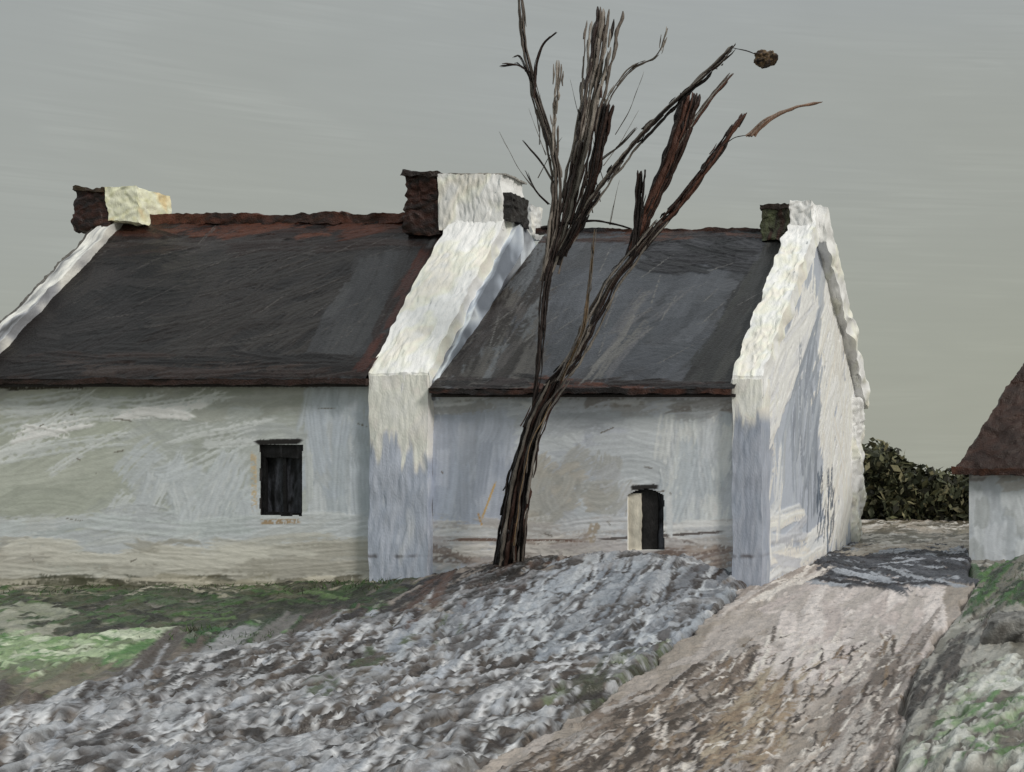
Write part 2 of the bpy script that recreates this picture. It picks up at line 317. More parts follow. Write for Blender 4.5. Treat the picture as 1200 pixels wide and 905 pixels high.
hexa("white_chimney",box(-8.32,-7.50,15.64,16.3,4.5,5.22),wh,M_white,cotR,res=.016,amp=.04,an=(2,1,.5))
hexa("white_chimney_cap",box(-8.28,-7.46,15.66,16.30,5.215,5.235),pal([(110,104,100),(200,196,190),(70,64,62)],KR,(8,8,8)),M_brown,cotR,res=.018,amp=.02)
hexa("stack_dark_edge",box(-7.50,-7.42,15.66,16.25,4.60,4.98),pal([(42,40,42),(66,62,60)],KR,(8,8,8)),M_brown,cotR,res=.018,amp=.05)  # dark strip covering part of the stack's right face
hexa("chimney_pot",box(-8.05,-7.70,16.95,17.3,4.6,5.08),pal([W_,(205,206,206),(180,180,182)],KWH,(8,8,5)),M_white,cotR,res=.02,amp=.04)
rr,L2=roofsurf(13.8,2.32,16.9,4.68,-7.45,-3.92,(80,82,88),KR)
rr.fill(R(510,262,925,462),150,40,35,90,28,[(74,76,81),(70,71,76),(80,82,88),(64,65,69)],ht=.01)
rr.fill([(515,445),(600,290),(650,290),(620,445)],70,62,10,100,18,[(82,78,77),(64,59,58),(96,93,90),(54,50,48),(106,109,113)],ht=.013,dry=.25)
rr.fill([(650,420),(680,290),(860,300),(800,430)],60,25,30,90,34,[(80,83,90),(75,78,84),(88,91,98)],ht=.008,alpha=.8)
rr.fill([(770,315),(775,272),(895,272),(890,315)],60,-6,12,70,16,[(34,33,36),(44,43,47),(26,25,28),(62,62,67)],ht=.022,dry=.1)
rr.fill([(810,445),(885,310),(915,315),(860,450)],60,60,6,110,18,[(52,52,52),(62,62,60),(42,40,40)],ht=.014,dry=.1)
rr.fill([(860,460),(925,320),(940,320),(885,460)],40,62,4,60,12,[(70,39,30),(52,33,28),(88,50,38)],ht=.02,dry=.15)
rr.fill([(520,462),(525,444),(870,448),(866,462)],60,-1,5,80,9,[(42,36,36),(88,54,42),(54,46,46),(32,29,30)],ht=.02,dry=.25)
rr.fill([(690,440),(735,360),(800,350),(760,400)],16,50,10,80,10,[(108,107,106),(96,96,100)],ht=.012,dry=.4)
rr.fill([(630,285),(640,265),(900,265),(900,280)],44,1,4,80,8,[(62,42,35),(48,45,47),(82,53,42)],ht=.018,dry=.25)
for i in range(36):
    x=rng.uniform(540,860);y=rng.uniform(300,440);rr.st(x,y,x+rng.uniform(10,70),y-rng.uniform(10,60),2.2,(118,117,116),dry=.5,ht=.016)
rr.build("slate_roof_front",M_roof,cotR)
hexa("slate_roof_back",slab(-7.45,-3.92,16.92,4.6,4.66,20.2,2.2,2.26),dk,M_roof,cotR,res=.1,amp=.01)
hexa("slate_roof_underside",slab(-7.46,-3.93,13.86,2.24,2.27,16.88,4.5,4.55),dk,M_roof,cotR,res=.3,amp=0)
hexa("fascia",box(-7.45,-3.97,13.78,13.87,2.275,2.335),pal([(32,27,27),(84,52,40),(42,39,40),(36,29,28)],KR,(4,4,9)),M_brown,cotR,res=.025,amp=.03)
hexa("ridge_tiles",box(-7.6,-4.3,16.86,17.0,4.64,4.72),pal([(50,36,32),(78,50,40),(42,40,44),(52,50,52)],KR,(2.5,4,7)),M_brown,cotR,res=.025,amp=.035)
gs=Surf((-3.66,0,0),(0,1,0),(0,0,1),(1,0,0),13.92,19.95,-.3,5.0,.022,.0125,(176,182,194),.88,.45,1.25,.9)
gp=R(870,240,1020,700)
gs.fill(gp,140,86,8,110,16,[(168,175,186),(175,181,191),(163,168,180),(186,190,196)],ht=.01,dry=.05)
gs.fill([(962,400),(970,300),(1020,440),(1005,560),(985,640),(966,640)],260,84,8,90,12,[(240,236,228),(230,226,220),(222,220,216)],ht=.026,dry=.02)  # whiter strokes paint sunlight into the right part of the gable
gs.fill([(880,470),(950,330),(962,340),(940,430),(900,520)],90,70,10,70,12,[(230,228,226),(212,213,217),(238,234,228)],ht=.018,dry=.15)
gs.fill([(925,520),(945,400),(960,420),(958,560),(940,600)],50,86,5,110,10,[(148,155,167),(138,144,156),(160,166,176)],ht=.012,dry=.15)
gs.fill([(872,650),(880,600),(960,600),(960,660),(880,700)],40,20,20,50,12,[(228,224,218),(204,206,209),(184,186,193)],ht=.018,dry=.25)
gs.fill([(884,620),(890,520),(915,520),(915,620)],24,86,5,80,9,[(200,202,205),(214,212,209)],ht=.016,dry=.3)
gs.fill([(956,640),(958,566),(976,566),(976,640)],26,87,4,50,7,[(92,102,118),(118,128,142),(76,84,98)],ht=.01,dry=.2)
def gin(u,v):
    top=np.where(u<16.9,2.50+(u-13.92)*(4.82-2.50)/2.98,4.82-(u-16.9)*(4.82-2.45)/3.0)
    return (v<top)
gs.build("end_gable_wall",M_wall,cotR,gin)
prism("gable_back_skin",-3.98,-3.87,14.3,19.95,2.4,16.9,4.7,greyw,M_wall,cotR)
hexa("corner_pier",box(-3.97,-3.63,13.87,14.25,-.25,2.46),pier(1.9,.85,1.0),M_white,cotR,res=.016,amp=.018,an=(2,1,.35))
hexa("gable_coping_front",slab(-3.98,-3.61,13.885,2.26,2.50,16.95,4.60,4.99),wh,M_white,cotR,res=.016,amp=.04,an=SA)
hexa("gable_coping_back",slab(-3.98,-3.50,16.95,4.55,4.99,20.35,2.20,2.62),wh,M_white,cotR,res=.025,amp=.07,an=SA)
hexa("back_corner_pier",box(-3.97,-3.56,19.6,20.15,-.25,2.4),wh,M_white,cotR,res=.03,amp=.07)
hexa("white_chimney",box(-3.97,-3.65,16.62,17.25,4.6,5.06),wh,M_white,cotR,res=.018,amp=.045)
hexa("stone_chimney",box(-4.36,-3.98,16.6,17.2,4.5,4.94),pal([(66,60,48),(96,102,76),(44,38,34),(92,62,50),(60,70,52)],KR*.9,(11,11,1.6)),M_brown,cotR,res=.018,amp=.045)
hexa("stone_chimney_cap",box(-4.38,-3.97,16.57,17.22,4.93,5.0),pal([(38,33,30),(64,50,42)],KR,(8,8,8)),M_brown,cotR,res=.018,amp=.04)
# =================================================================== OUTBUILDING right
ob=empty("outbuilding",0)
sw=Surf((0,16.8,0),(1,0,0),(0,0,1),(0,-1,0),-1.48,3.6,-.3,1.42,.02,.015,(165,170,176),KW,.5,1.2,.88)
sw.fill(R(1130,540,1560,690),170,85,14,70,20,[(162,167,173),(170,174,180),(154,158,160),(180,184,188)],ht=.012,dry=.1)
sw.fill(R(1130,545,1300,565),20,5,10,50,10,[(110,106,104),(150,148,146)],ht=.012,dry=.3)
sw.build("front_wall",M_wall,ob)
hexa("wall_core",box(-1.46,3.58,16.84,20.6,-.3,1.4),greyw,M_wall,ob,res=.2,amp=.01)
rb=pal([(60,39,32),(48,33,28),(68,46,38),(40,30,26)],KR,(3,3,4),9,1.1)
A=[(-1.66,16.62,1.30),(3.8,16.62,1.30),(3.8,20.8,1.30),(-1.66,20.8,1.30),(.05,18.6,4.25),(2.2,18.6,4.25),(2.2,18.8,4.25),(.05,18.8,4.25)]
hexa("hipped_roof",A,rb,M_brown,ob,res=.03,amp=.05)
hexa("eaves",box(-1.7,3.8,16.6,16.72,1.24,1.33),pal([(96,60,42),(56,36,30),(80,50,38)],KR,(5,5,5)),M_brown,ob,res=.025,amp=.04)
# =================================================================== GROUND
KG=1.12
def g2(x,y):
    Y=EYE*F/(y-VY);return ((x-VX)/F*Y,Y)
road_px=[(520,925),(690,838),(815,740),(876,692),(946,667),(1000,640),(1128,642),(1142,690),(1108,740),(1066,800),(1046,925)]
road_w=[g2(*p) for p in road_px]
def warp(x,y,a=.12):
    return x+a*(fbm(x*3,y*3)-.5)*2,y+a*2.5*(fbm(x*3+40,y*3)-.5)*2
def terrain(x,y):
    b=.33*sm(-7.9,-6.0,x)*(1-sm(-4.7,-3.6,x))*sm(10.5,13.7,y)*(1-sm(14.2,15,y))
    b=b+.10*sm(-10,-7.9,x)*(1-sm(-7.9,-6.,x))*sm(12.8,13.8,y)*(1-sm(14.2,15,y))
    b=b+.12*sm(-1.15,-.5,x)*sm(22,14,y)
    d=np.hypot(x,y);q=np.maximum(d-28,0)
    return b+.05*(fbm(x*.6,y*.6)-.5)-q*.045*sm(0,12,q)
G=Surf((0,0,0),(1,0,0),(0,1,0),(0,0,1),-13.4,1.2,5.7,26.,.018,.024,(120,116,108),KG)
rub=[(-40,925),(-40,862),(150,800),(330,757),(560,708),(700,690),(860,645),(885,690),(815,750),(690,838),(520,925)]
ymin=607
G.fill(R(-100,640,1250,920),400,10,20,120,50,[(112,107,97),(98,93,86),(125,120,112)],ymin=ymin,ht=.01)
G.fill([(-60,780),(-60,682),(600,682),(560,712),(330,760),(150,790)],420,4,12,80,24,[(60,64,46),(50,56,40),(70,72,54),(44,44,36),(80,80,62),(58,76,46)],ymin=ymin,ht=.03,dry=.1)
G.fill([(-60,745),(-60,690),(480,686),(440,715),(250,735)],150,5,10,60,12,[(58,84,44),(48,68,38),(76,98,56),(42,42,34)],ymin=ymin,ht=.035,dry=.3)
G.fill([(-60,712),(-60,684),(460,684),(460,694)],90,2,6,80,13,[(140,136,120),(96,96,76),(56,60,44),(164,160,146)],ymin=ymin,ht=.02,dry=.3)
G.fill([(-60,752),(-60,714),(60,712),(60,750)],60,2,10,60,24,[(146,148,132),(132,136,117),(158,158,144)],ymin=ymin,ht=.02,dry=.1)
G.fill([(-60,805),(-60,756),(100,752),(230,740),(170,785)],190,8,14,60,20,[(140,160,120),(116,144,96),(166,182,148),(84,122,70),(104,116,88),(188,196,172)],ymin=ymin,ht=.04,dry=.2)
G.fill([(150,795),(230,745),(420,725),(480,735),(330,765)],170,14,20,44,14,[(50,86,44),(46,62,40),(78,114,62),(42,43,35),(120,126,112)],ymin=ymin,ht=.045,dry=.25)
G.fill([(-60,860),(-60,800),(150,785),(150,805)],110,8,14,70,22,[(116,110,94),(128,120,106),(98,102,80),(90,84,73)],ymin=ymin,ht=.02,dry=.1)
# rubble bank : long trowelled strokes of stone and mud, broken patches of light and dark
G.fill(rub,500,20,14,150,40,[(106,103,101),(126,124,122),(84,77,73),(140,140,142),(70,62,58),(112,103,95)],ymin=ymin,ht=.03,dry=.1)
G.fill(rub,750,22,16,120,18,[(146,148,152),(168,170,175),(118,117,118),(54,46,42),(98,88,80),(44,38,36),(78,70,65),(156,160,168)],ymin=ymin,ht=.05,dry=.28)
G.fill(rub,650,22,18,90,7,[(190,190,193),(206,207,210),(40,34,32),(52,45,41),(172,173,177),(64,54,48)],ymin=ymin,ht=.03,dry=.3)
G.fill([(470,760),(560,715),(860,650),(870,690),(760,770)],240,25,16,90,20,[(134,140,150),(156,162,171),(112,115,122),(174,178,184),(84,82,84)],ymin=ymin,ht=.04,dry=.25)
G.fill([(470,760),(560,715),(860,650),(870,690),(760,770)],200,25,18,60,6,[(190,194,200),(56,50,48),(70,64,62),(150,154,162)],ymin=ymin,ht=.03,dry=.25)
G.fill([(640,830),(780,750),(800,765),(700,830)],40,30,20,40,12,[(74,82,58),(92,100,74),(60,60,46)],ymin=ymin,ht=.03,dry=.35)
G.fill([(330,830),(520,740),(540,750),(360,840)],36,30,20,40,12,[(70,80,58),(76,68,60)],ymin=ymin,ht=.03,dry=.35)
G.fill([(440,740),(500,690),(760,665),(600,720)],170,14,14,60,12,[(44,38,36),(58,49,46),(80,62,54),(36,32,30),(130,122,116)],ymin=ymin,ht=.035,dry=.2)
G.fill([(1046,925),(1066,800),(1110,740),(1140,660),(1300,650),(1300,925)],300,30,35,50,24,[(140,138,130),(156,154,147),(120,116,107),(170,168,161)],ymin=ymin,ht=.03,dry=.1)
G.fill([(1050,925),(1070,810),(1200,800),(1300,925)],220,20,26,70,18,[(192,193,187),(168,173,159),(144,144,136),(112,107,99),(84,78,72)],ymin=ymin,ht=.045,dry=.25)
G.fill([(1090,925),(1110,830),(1260,820),(1260,925)],50,14,20,60,12,[(94,122,82),(134,152,120),(80,102,66)],ymin=ymin,ht=.03,dry=.38)
G.fill([(1140,720),(1140,670),(1260,660),(1260,745)],120,20,30,30,14,[(56,86,48),(44,55,38),(80,110,64),(104,102,92)],ymin=ymin,ht=.05,dry=.2)
G.fill([(1050,880),(1070,800),(1150,735),(1160,750),(1090,860)],120,50,20,50,11,[(60,54,50),(46,42,39),(84,78,74),(156,153,147)],ymin=ymin,ht=.05,dry=.25)
G.fill([(990,642),(1000,607),(1150,607),(1150,645)],240,3,8,60,14,[(176,168,158),(158,147,134),(196,190,182),(120,112,96),(92,84,70)],ymin=ymin,ht=.02,dry=.2)
gx,gy=G.uu,G.vv
wxp,wyp=warp(gx,gy)
rubm=inpoly(wxp,wyp,[g2(*p) for p in rub]).astype(float)
rdm=inpoly(gx,gy,road_w).astype(float)
def blur(a,n):
    for _ in range(n):
        a=(a+np.roll(a,1,0)+np.roll(a,-1,0)+np.roll(a,1,1)+np.roll(a,-1,1))/5
    return a
rubm=blur(rubm,8);rdm=blur(rdm,6)
ca,sa=math.cos(.42),math.sin(.42)
ru_=gx*ca-gy*sa;rv_=gx*sa+gy*ca
w1=fbm(gx*1.1,gy*.7)*3.0
rg=ridged(ru_*3.6+w1*1.6,rv_*.8+w1*.8,5)
rg2=ridged(ru_*15+w1*5,rv_*2.2+w1,3)
brk=sm(.35,.65,fbm(gx*1.1+9,gy*.9+4,3))      # broken: rough patches and trodden patches
hN=rubm*((rg-.5)*.20+(rg2-.5)*.035*(.4+brk))+(1-rubm)*((fbm(gx*6,gy*4)-.5)*.05+(ridged(gx*9,gy*6,3)-.5)*.02)
G.h=G.h*(1-rdm)*(1-.3*rubm)+hN*(1-rdm)-.10*rdm
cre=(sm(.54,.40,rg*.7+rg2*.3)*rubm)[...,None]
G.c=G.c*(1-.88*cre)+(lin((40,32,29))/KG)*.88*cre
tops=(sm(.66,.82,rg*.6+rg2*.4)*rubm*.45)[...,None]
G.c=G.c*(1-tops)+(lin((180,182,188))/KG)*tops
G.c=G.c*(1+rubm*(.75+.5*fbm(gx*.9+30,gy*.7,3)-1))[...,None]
def stretch(a,lo,hi):
    l=[a[0]-.03];s=.06
    while l[-1]>lo:l.append(l[-1]-s);s*=1.25
    r=[a[-1]+.03];s=.06
    while r[-1]<hi:r.append(r[-1]+s);s*=1.25
    return np.array(l[::-1]),np.array(r)
xl,xr=stretch(G.us,-900,900);yl,yr=stretch(G.vs,-300,1600)
xs=np.r_[xl,G.us,xr];ys=np.r_[yl,G.vs,yr]
GX,GY=np.meshgrid(xs,ys)
ix=np.clip(np.arange(len(xs))-len(xl),0,len(G.us)-1);iy=np.clip(np.arange(len(ys))-len(yl),0,len(G.vs)-1)
H=G.h[np.ix_(iy,ix)];C=G.c[np.ix_(iy,ix)]
dist=np.maximum(np.maximum(G.us[0]-GX,GX-G.us[-1]),np.maximum(G.vs[0]-GY,GY-G.vs[-1]));k=sm(0,.5,dist)
far=pal([(120,118,100),(146,142,128),(110,116,92)],KG,(.8,.8,.8))(np.stack([GX.ravel(),GY.ravel(),GX.ravel()*0],1)).reshape(GX.shape+(3,))
C=C*(1-k[...,None])+far*k[...,None];H=H*(1-k)+k*.02*(fbm(GX,GY)-.5)+terrain(GX,GY)
nv,nu=GX.shape;I=np.arange(nv*nu).reshape(nv,nu)
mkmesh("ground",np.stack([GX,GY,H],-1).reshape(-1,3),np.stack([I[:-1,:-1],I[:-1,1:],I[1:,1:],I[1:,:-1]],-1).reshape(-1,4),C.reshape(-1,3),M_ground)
# road
KD=.98
D=Surf((0,0,0),(1,0,0),(0,1,0),(0,0,1),-4.6,-.7,5.7,20.6,.014,.02,(164,154,146),KD,.85)
D.fill(R(450,630,1180,925),350,40,20,110,44,[(162,153,147),(152,143,136),(172,164,160),(142,133,125)],ymin=ymin,ht=.012,alpha=.8)
D.fill([(880,800),(930,680),(1100,690),(1080,780)],190,55,25,70,26,[(190,181,178),(178,168,165),(168,160,156),(198,190,187)],ymin=ymin,ht=.014,dry=.15)
D.fill([(560,925),(700,840),(880,760),(900,925)],280,28,14,70,14,[(104,92,83),(130,120,112),(84,75,68),(156,150,147),(66,58,52)],ymin=ymin,ht=.026,dry=.3)
D.fill([(800,905),(880,800),(960,790),(900,905)],50,45,16,60,14,[(138,122,104),(130,114,98),(152,140,124)],ymin=ymin,ht=.014,dry=.38)
D.fill([(960,925),(1010,780),(1090,740),(1060,820),(1040,925)],120,55,12,70,14,[(116,106,100),(100,92,87),(144,136,132),(166,160,156)],ymin=ymin,ht=.02,dry=.25)
D.fill([(600,925),(760,830),(900,740),(1080,760),(1040,925)],500,44,30,26,5,[(80,72,66),(190,182,176),(120,104,88),(62,54,50),(202,196,190)],ymin=ymin,ht=.02,dry=.3)
D.fill([(950,690),(960,640),(1142,642),(1142,692)],200,-4,8,80,22,[(62,64,70),(50,50,56),(80,82,89),(150,154,162),(42,40,44)],ymin=ymin,ht=.04,dry=.15)
D.fill([(1000,650),(1000,628),(1130,632),(1130,650)],70,2,6,70,20,[(168,160,150),(144,134,122),(190,184,178)],ymin=ymin,ht=.02,dry=.2)
D.fill([(850,720),(880,680),(960,655),(960,680)],60,30,10,50,14,[(208,201,195),(182,174,170),(150,140,134)],ymin=ymin,ht=.02,dry=.2)
dx,dy=D.uu,D.vv
gn=ridged(dx*15+fbm(dx*3,dy*3)*3,dy*9,4)
gr=(gn-.5)*.04+(fbm(dx*1.7,dy*1.1)-.5)*.06
D.h=D.h+gr
cr=sm(.44,.30,gn)[...,None]*.6
D.c=D.c*(1-cr)+(lin((76,64,56))/KD)*cr
wx_,wy_=warp(dx,dy,.14)
md=blur(inpoly(wx_,wy_,road_w).astype(float),10)
extra=terrain(dx,dy)+.01-.16*sm(.6,.05,md)
mi=md>.04
D.build("dirt_road",M_road,None,lambda u,v:mi[:-1,:-1],extra)
# =================================================================== TREE
tree=empty("bare_tree",0)
T=Tubes()
dark=[(36,30,29),(44,36,34),(30,26,26),(54,41,37)]
grey=[(104,98,92),(90,84,79),(80,73,68),(120,114,108)]
rust=[(66,43,35),(52,36,31),(80,52,42)]
och=[(134,112,86),(118,98,74),(104,88,70),(94,90,87)]
BK=1.0
def branch(pts,w0,w1,Y0,Y1,cols,n=8,core=.6,dry=.3,fr=.002,thick=(.07,.2),frag=0,kb=None):
    kb=BK if kb is None else kb
    pts=np.array(pts,float);m=len(pts)
    Ys=np.linspace(Y0,Y1,m);P=np.stack([(pts[:,0]-VX)/F*Ys,Ys,EYE+(VY-pts[:,1])/F*Ys],1)
    W=np.linspace(w0,w1,m)/F*Ys/2
    pk=lambda:lin(cols[rng.integers(len(cols))])/kb
    s=np.linspace(0,m-1,max(12,m*7));ii=np.arange(m)
    Pd=np.stack([np.interp(s,ii,P[:,i]) for i in range(3)],1);Wd=np.interp(s,ii,W)
    for _ in range(3):Pd[1:-1]=(Pd[:-2]+2*Pd[1:-1]+Pd[2:])/4
    if core>0:
        Wc=Wd*core*(1-.75*(s/s[-1])**3);Wc[-1]*=.2
        T.add(Pd,Wc,pk(),k=10,step=.03,rough=.45)
    for j in range(n+frag):
        a=rng.uniform(0,2*np.pi);r=rng.uniform(.3,1.0)
        o=np.array([np.cos(a)*r,np.sin(a)*r*.7,0])
        if j<n:
            i0=0 if rng.random()>dry else rng.integers(0,len(s)//2)
            i1=len(s) if rng.random()>dry else rng.integers(i0+3,len(s)+1)
        else:
            i0=rng.integers(0,len(s)-4);i1=i0+rng.integers(3,6)
        i1=min(i1,len(s))
        if i1-i0<3:continue
        wob=1+.5*(vn(np.arange(i1-i0)*.5+rng.random()*99,0*np.arange(i1-i0))-.5)
        q=Pd[i0:i1]+o*(Wd[i0:i1]*wob)[:,None]+rng.normal(size=(i1-i0,3))*.005
        R_=Wd[i0:i1]*rng.uniform(*thick)+fr;R_[-1]*=.3;R_[0]*=.5 if i0>0 else 1
        T.add(q,R_,pk(),k=4,step=.04,rough=.6)
# trunk
branch([(584,705),(592,660),(599,600),(610,545),(625,492),(648,446)],40,22,13.45,13.3,dark+dark+rust+grey[:1],40,.5,.3,thick=(.05,.13),frag=30)
branch([(606,690),(610,640),(616,580),(625,520),(640,480),(666,446)],16,9,13.36,13.2,grey+dark,12,.0,.6)
branch([(602,640),(610,580),(622,520),(647,470)],4,3,13.2,13.15,och,2,.0,.6)
branch([(645,452),(672,420),(690,385),(716,330),(742,298),(775,258)],26,20,13.3,13.4,grey+grey+dark,18,.16,.5,frag=20,thick=(.05,.14))
branch([(655,446),(668,420),(682,390),(690,340),(695,285),(697,268)],12,3,13.22,13.2,och+grey[:2],8,.0,.5,frag=8)
branch([(624,490),(632,420),(638,340),(646,300),(654,235)],7,12,13.3,13.4,dark,7,.45,.4)
branch([(616,500),(640,450),(660,430)],14,9,13.3,13.2,rust+dark,8,.35,.3)
# sky limbs (all spring from the two roof-height forks)
branch([(640,330),(647,285),(652,235),(652,200),(640,150),(626,110),(614,60),(607,-20)],15,9,13.4,13.3,dark+grey+grey,14,.24,.5,frag=18,thick=(.1,.24),kb=.75)
branch([(644,320),(658,275),(668,235),(682,180),(692,130),(704,70),(713,12)],18,34,13.4,13.5,dark+grey+grey+grey,20,.12,.6,frag=60,thick=(.06,.15),kb=.6)
branch([(655,290),(668,262),(672,220),(676,170),(684,110),(686,60),(690,25)],14,14,13.5,13.8,grey,7,.0,.7,frag=22,thick=(.1,.22),kb=.6)
branch([(648,260),(650,215),(650,170),(652,120),(656,70)],6,14,13.45,13.2,grey,4,.0,.7,frag=16,thick=(.1,.2),kb=.6)
branch([(656,300),(676,262),(692,215),(700,170),(710,122)],14,20,13.35,13.2,rust+dark+dark,18,.4,.3,frag=14)
branch([(650,310),(672,268),(700,225),(730,185),(765,145),(800,112),(835,80),(860,54)],16,12,13.4,12.9,dark+grey,9,.12,.6,frag=40,thick=(.1,.24),kb=.8)
branch([(738,300),(748,272),(764,235),(782,195),(798,150),(808,110)],12,24,13.4,13.6,dark+rust,22,.58,.2,frag=16)
branch([(790,180),(798,165),(815,140),(835,112),(858,86)],8,8,13.5,13.7,rust+grey,6,.25,.4,frag=6,kb=.8)
branch([(742,300),(746,270),(749,235),(752,200)],8,15,13.35,13.3,dark,8,.5,.2,frag=5)
branch([(750,292),(768,270),(795,240),(825,200),(850,165),(872,132)],16,15,13.4,13.7,rust+dark,8,.12,.6,frag=50,thick=(.1,.24))
branch([(845,172),(862,160),(882,158)],2,3,13.6,13.6,dark,1,.5,0)
branch([(880,160),(900,140),(930,126),(962,120)],11,8,13.6,13.7,[(112,88,74),(90,68,58),(122,104,92)],9,.2,.3,kb=.7)
branch([(700,150),(715,110),(740,78),(772,66),(782,32)],3,10,13.5,13.3,grey,3,.0,.5,frag=18,thick=(.1,.25),kb=.6)
branch([(626,115),(628,75),(636,50),(652,38)],6,4,13.3,13.2,dark,4,.4,.3)
branch([(620,85),(606,74),(585,78)],5,9,13.3,13.1,dark,5,.3,.2,frag=8)
branch([(622,95),(608,62),(602,68)],3,6,13.3,13.1,dark,3,.3,.2)
branch([(648,215),(634,190),(612,165)],5,3,13.4,13.2,dark+grey,4,.2,.2)
branch([(645,240),(628,225),(616,200)],4,2,13.4,13.2,dark,4,.2,.2)
branch([(640,268),(662,262),(700,258),(740,268)],16,4,13.4,13.4,dark,10,.2,.3)
branch([(700,190),(728,170),(745,150)],4,3,13.3,13.2,grey,4,.2,.2)
branch([(858,56),(876,60),(890,66)],2,2,12.9,12.9,dark,1,.4,0)
branch([(835,82),(845,75),(862,52)],8,4,12.9,12.8,rust+grey,5,.3,.2,frag=5)
for i in range(14):
    x=rng.uniform(628,722);y=rng.uniform(120,270);dxp=rng.normal()*24;branch([(x,y),(x+dxp*.5,y-28),(x+dxp,y-rng.uniform(40,80))],2.4,1,13.4,rng.uniform(13,13.8),grey,1,.4,0,.0008)
T.build("trunk_and_branches",M_bark,tree)
def lump(name,c,r,cols,seed,K,mat,parent=None,n=40,a1=.9,a2=.35,sc=9):
    u,v=np.meshgrid(np.linspace(0,2*np.pi,n,endpoint=False),np.linspace(.02,np.pi-.02,n//2))
    P=np.stack([np.cos(u)*np.sin(v),np.sin(u)*np.sin(v),np.cos(v)],-1).reshape(-1,3)
    k=(1+a1*(n3(P,1.6,seed)-.5)+a2*(n3(P,5,seed+3)-.5))[:,None]
    Pq=np.sign(P)*np.abs(P)**.8*k*np.array(r)+np.array(c)
    m=n//2;I=np.arange(m*n).reshape(m,n);J=np.roll(I,-1,1)
    Fq=np.stack([I[1:],J[1:],J[:-1],I[:-1]],-1).reshape(-1,4)
    return mkmesh(name,Pq,Fq,pal(cols,K,(sc,sc,sc),seed,1.4)(Pq),mat,parent)
lump("withered_leaf_clump",(X(896,12.9),12.9,Z(69,12.9)),(.115,.08,.08),[(38,31,29),(56,44,37),(110,90,66),(32,28,27)],5,BK,M_bark,tree,n=60,a1=1.0,a2=.7,sc=16)
R_=Tubes()
for a in range(7):
    th=a/7*6.28;bx,by=X(588,13.45),13.45
    R_.add([(bx,by,.30),(bx+.12*math.cos(th),by+.11*math.sin(th),.14),(bx+.34*math.cos(th),by+.24*math.sin(th),.02)],[.06,.045,.02],lin((46,38,35))/BK,k=8)
R_.build("root_flare",M_bark,tree)
# =================================================================== HEDGE, ROCKS, GRASS
def leafmass(name,blobs,n,size,cols,K,parent=None):
    V=[];Fq=[];C=[];nn=0
    cs=[lin(c)/K for c in cols];tot=sum(b[3]*b[4]*b[5] for b in blobs)
    for (cx,cy,cz,rx,ry,rz) in blobs:
        m=int(n*rx*ry*rz/tot)+20
        d=rng.normal(size=(m,3));d/=np.linalg.norm(d,axis=1)[:,None]
        r=rng.uniform(.65,1.2,size=(m,1))*(1+.5*(n3(d*2+cx,2)[:,None]-.5))
        P=np.array([cx,cy,cz])+d*r*[rx,ry,rz]
        a=rng.normal(size=(m,3));a/=np.linalg.norm(a,axis=1)[:,None];b=np.cross(a,rng.normal(size=(m,3)));b/=np.linalg.norm(b,axis=1)[:,None]+1e-9
        s=size*rng.uniform(.4,1.6,size=(m,1))
        Q=np.stack([P-a*s,P+b*s*.5,P+a*s,P-b*s*.5],1).reshape(-1,3)
        V.append(Q);Fq.append(np.arange(m*4).reshape(m,4)+nn);nn+=m*4
        ci=rng.integers(len(cs),size=m);cl=np.array(cs)[ci]*(.3+1.4*n3(P,2.5)[:,None])
        C.append(np.repeat(cl,4,0))
    return mkmesh(name,np.concatenate(V),np.concatenate(Fq),np.concatenate(C),M_leaf,parent,False)
hb=[]
for i in range(36):
    px=rng.uniform(1008,1150);top=np.interp(px,[1005,1022,1045,1065,1100,1130],[522,508,522,546,548,550])+rng.uniform(2,22)
    Y=rng.uniform(25,26.5);zt=Z(top,Y);r=rng.uniform(.16,.42);hb.append((X(px,Y),Y,zt-r*.8,r,r*1.1,r*.9))
    hb.append((X(px,Y),Y,max(.2,zt-r*2),r*1.3,r*1.2,r*1.2));hb.append((X(px,Y),Y,.35,r*1.4,r*1.3,.5))
hedge=empty("hedge",0)
leafmass("hedge_leaves",hb,12000,.10,[(64,66,49),(52,55,42),(80,80,58),(40,40,33),(96,92,70)],.75,hedge)
hc=pal([(42,42,33),(60,62,46),(48,48,37)],.85,(4,4,4))
for j,(a,b,t) in enumerate([(-4.5,-4.0,1.42),(-4.0,-3.4,1.0),(-3.4,-2.8,.82),(-2.8,-2.0,.82)]):
    hexa("hedge_mass",box(a,b-.01,25.2,26.2,-.1,t),hc,M_leaf,hedge,res=.05,amp=.16,ns=5)
lump("boulder",(X(1190,9.6),9.6,.16),(.24,.2,.22),[(60,56,52),(100,96,92),(140,138,134),(44,41,38)],3,KG,M_ground)
lump("boulder",(X(1165,10.3),10.3,.08),(.12,.12,.10),[(64,60,56),(110,106,100)],8,KG,M_ground)
def tufts(name,spots,cols,hgt,n):
    t=Tubes()
    for (px,py,sx) in spots:
        x,y=g2(px,py)
        for i in range(n):
            a=x+rng.normal()*sx;b=y+rng.normal()*sx;z=float(terrain(np.array(a),np.array(b)))-.02
            h=hgt*rng.uniform(.5,1.2);l=rng.normal(size=2)*.4*h
            t.add([(a,b,z),(a+l[0]*.4,b+l[1]*.4,z+h*.6),(a+l[0],b+l[1],z+h)],[.007,.005,.001],lin(cols[rng.integers(len(cols))])/1.0,k=3,step=.05,rough=.1)
    return t.build(name,M_leaf)
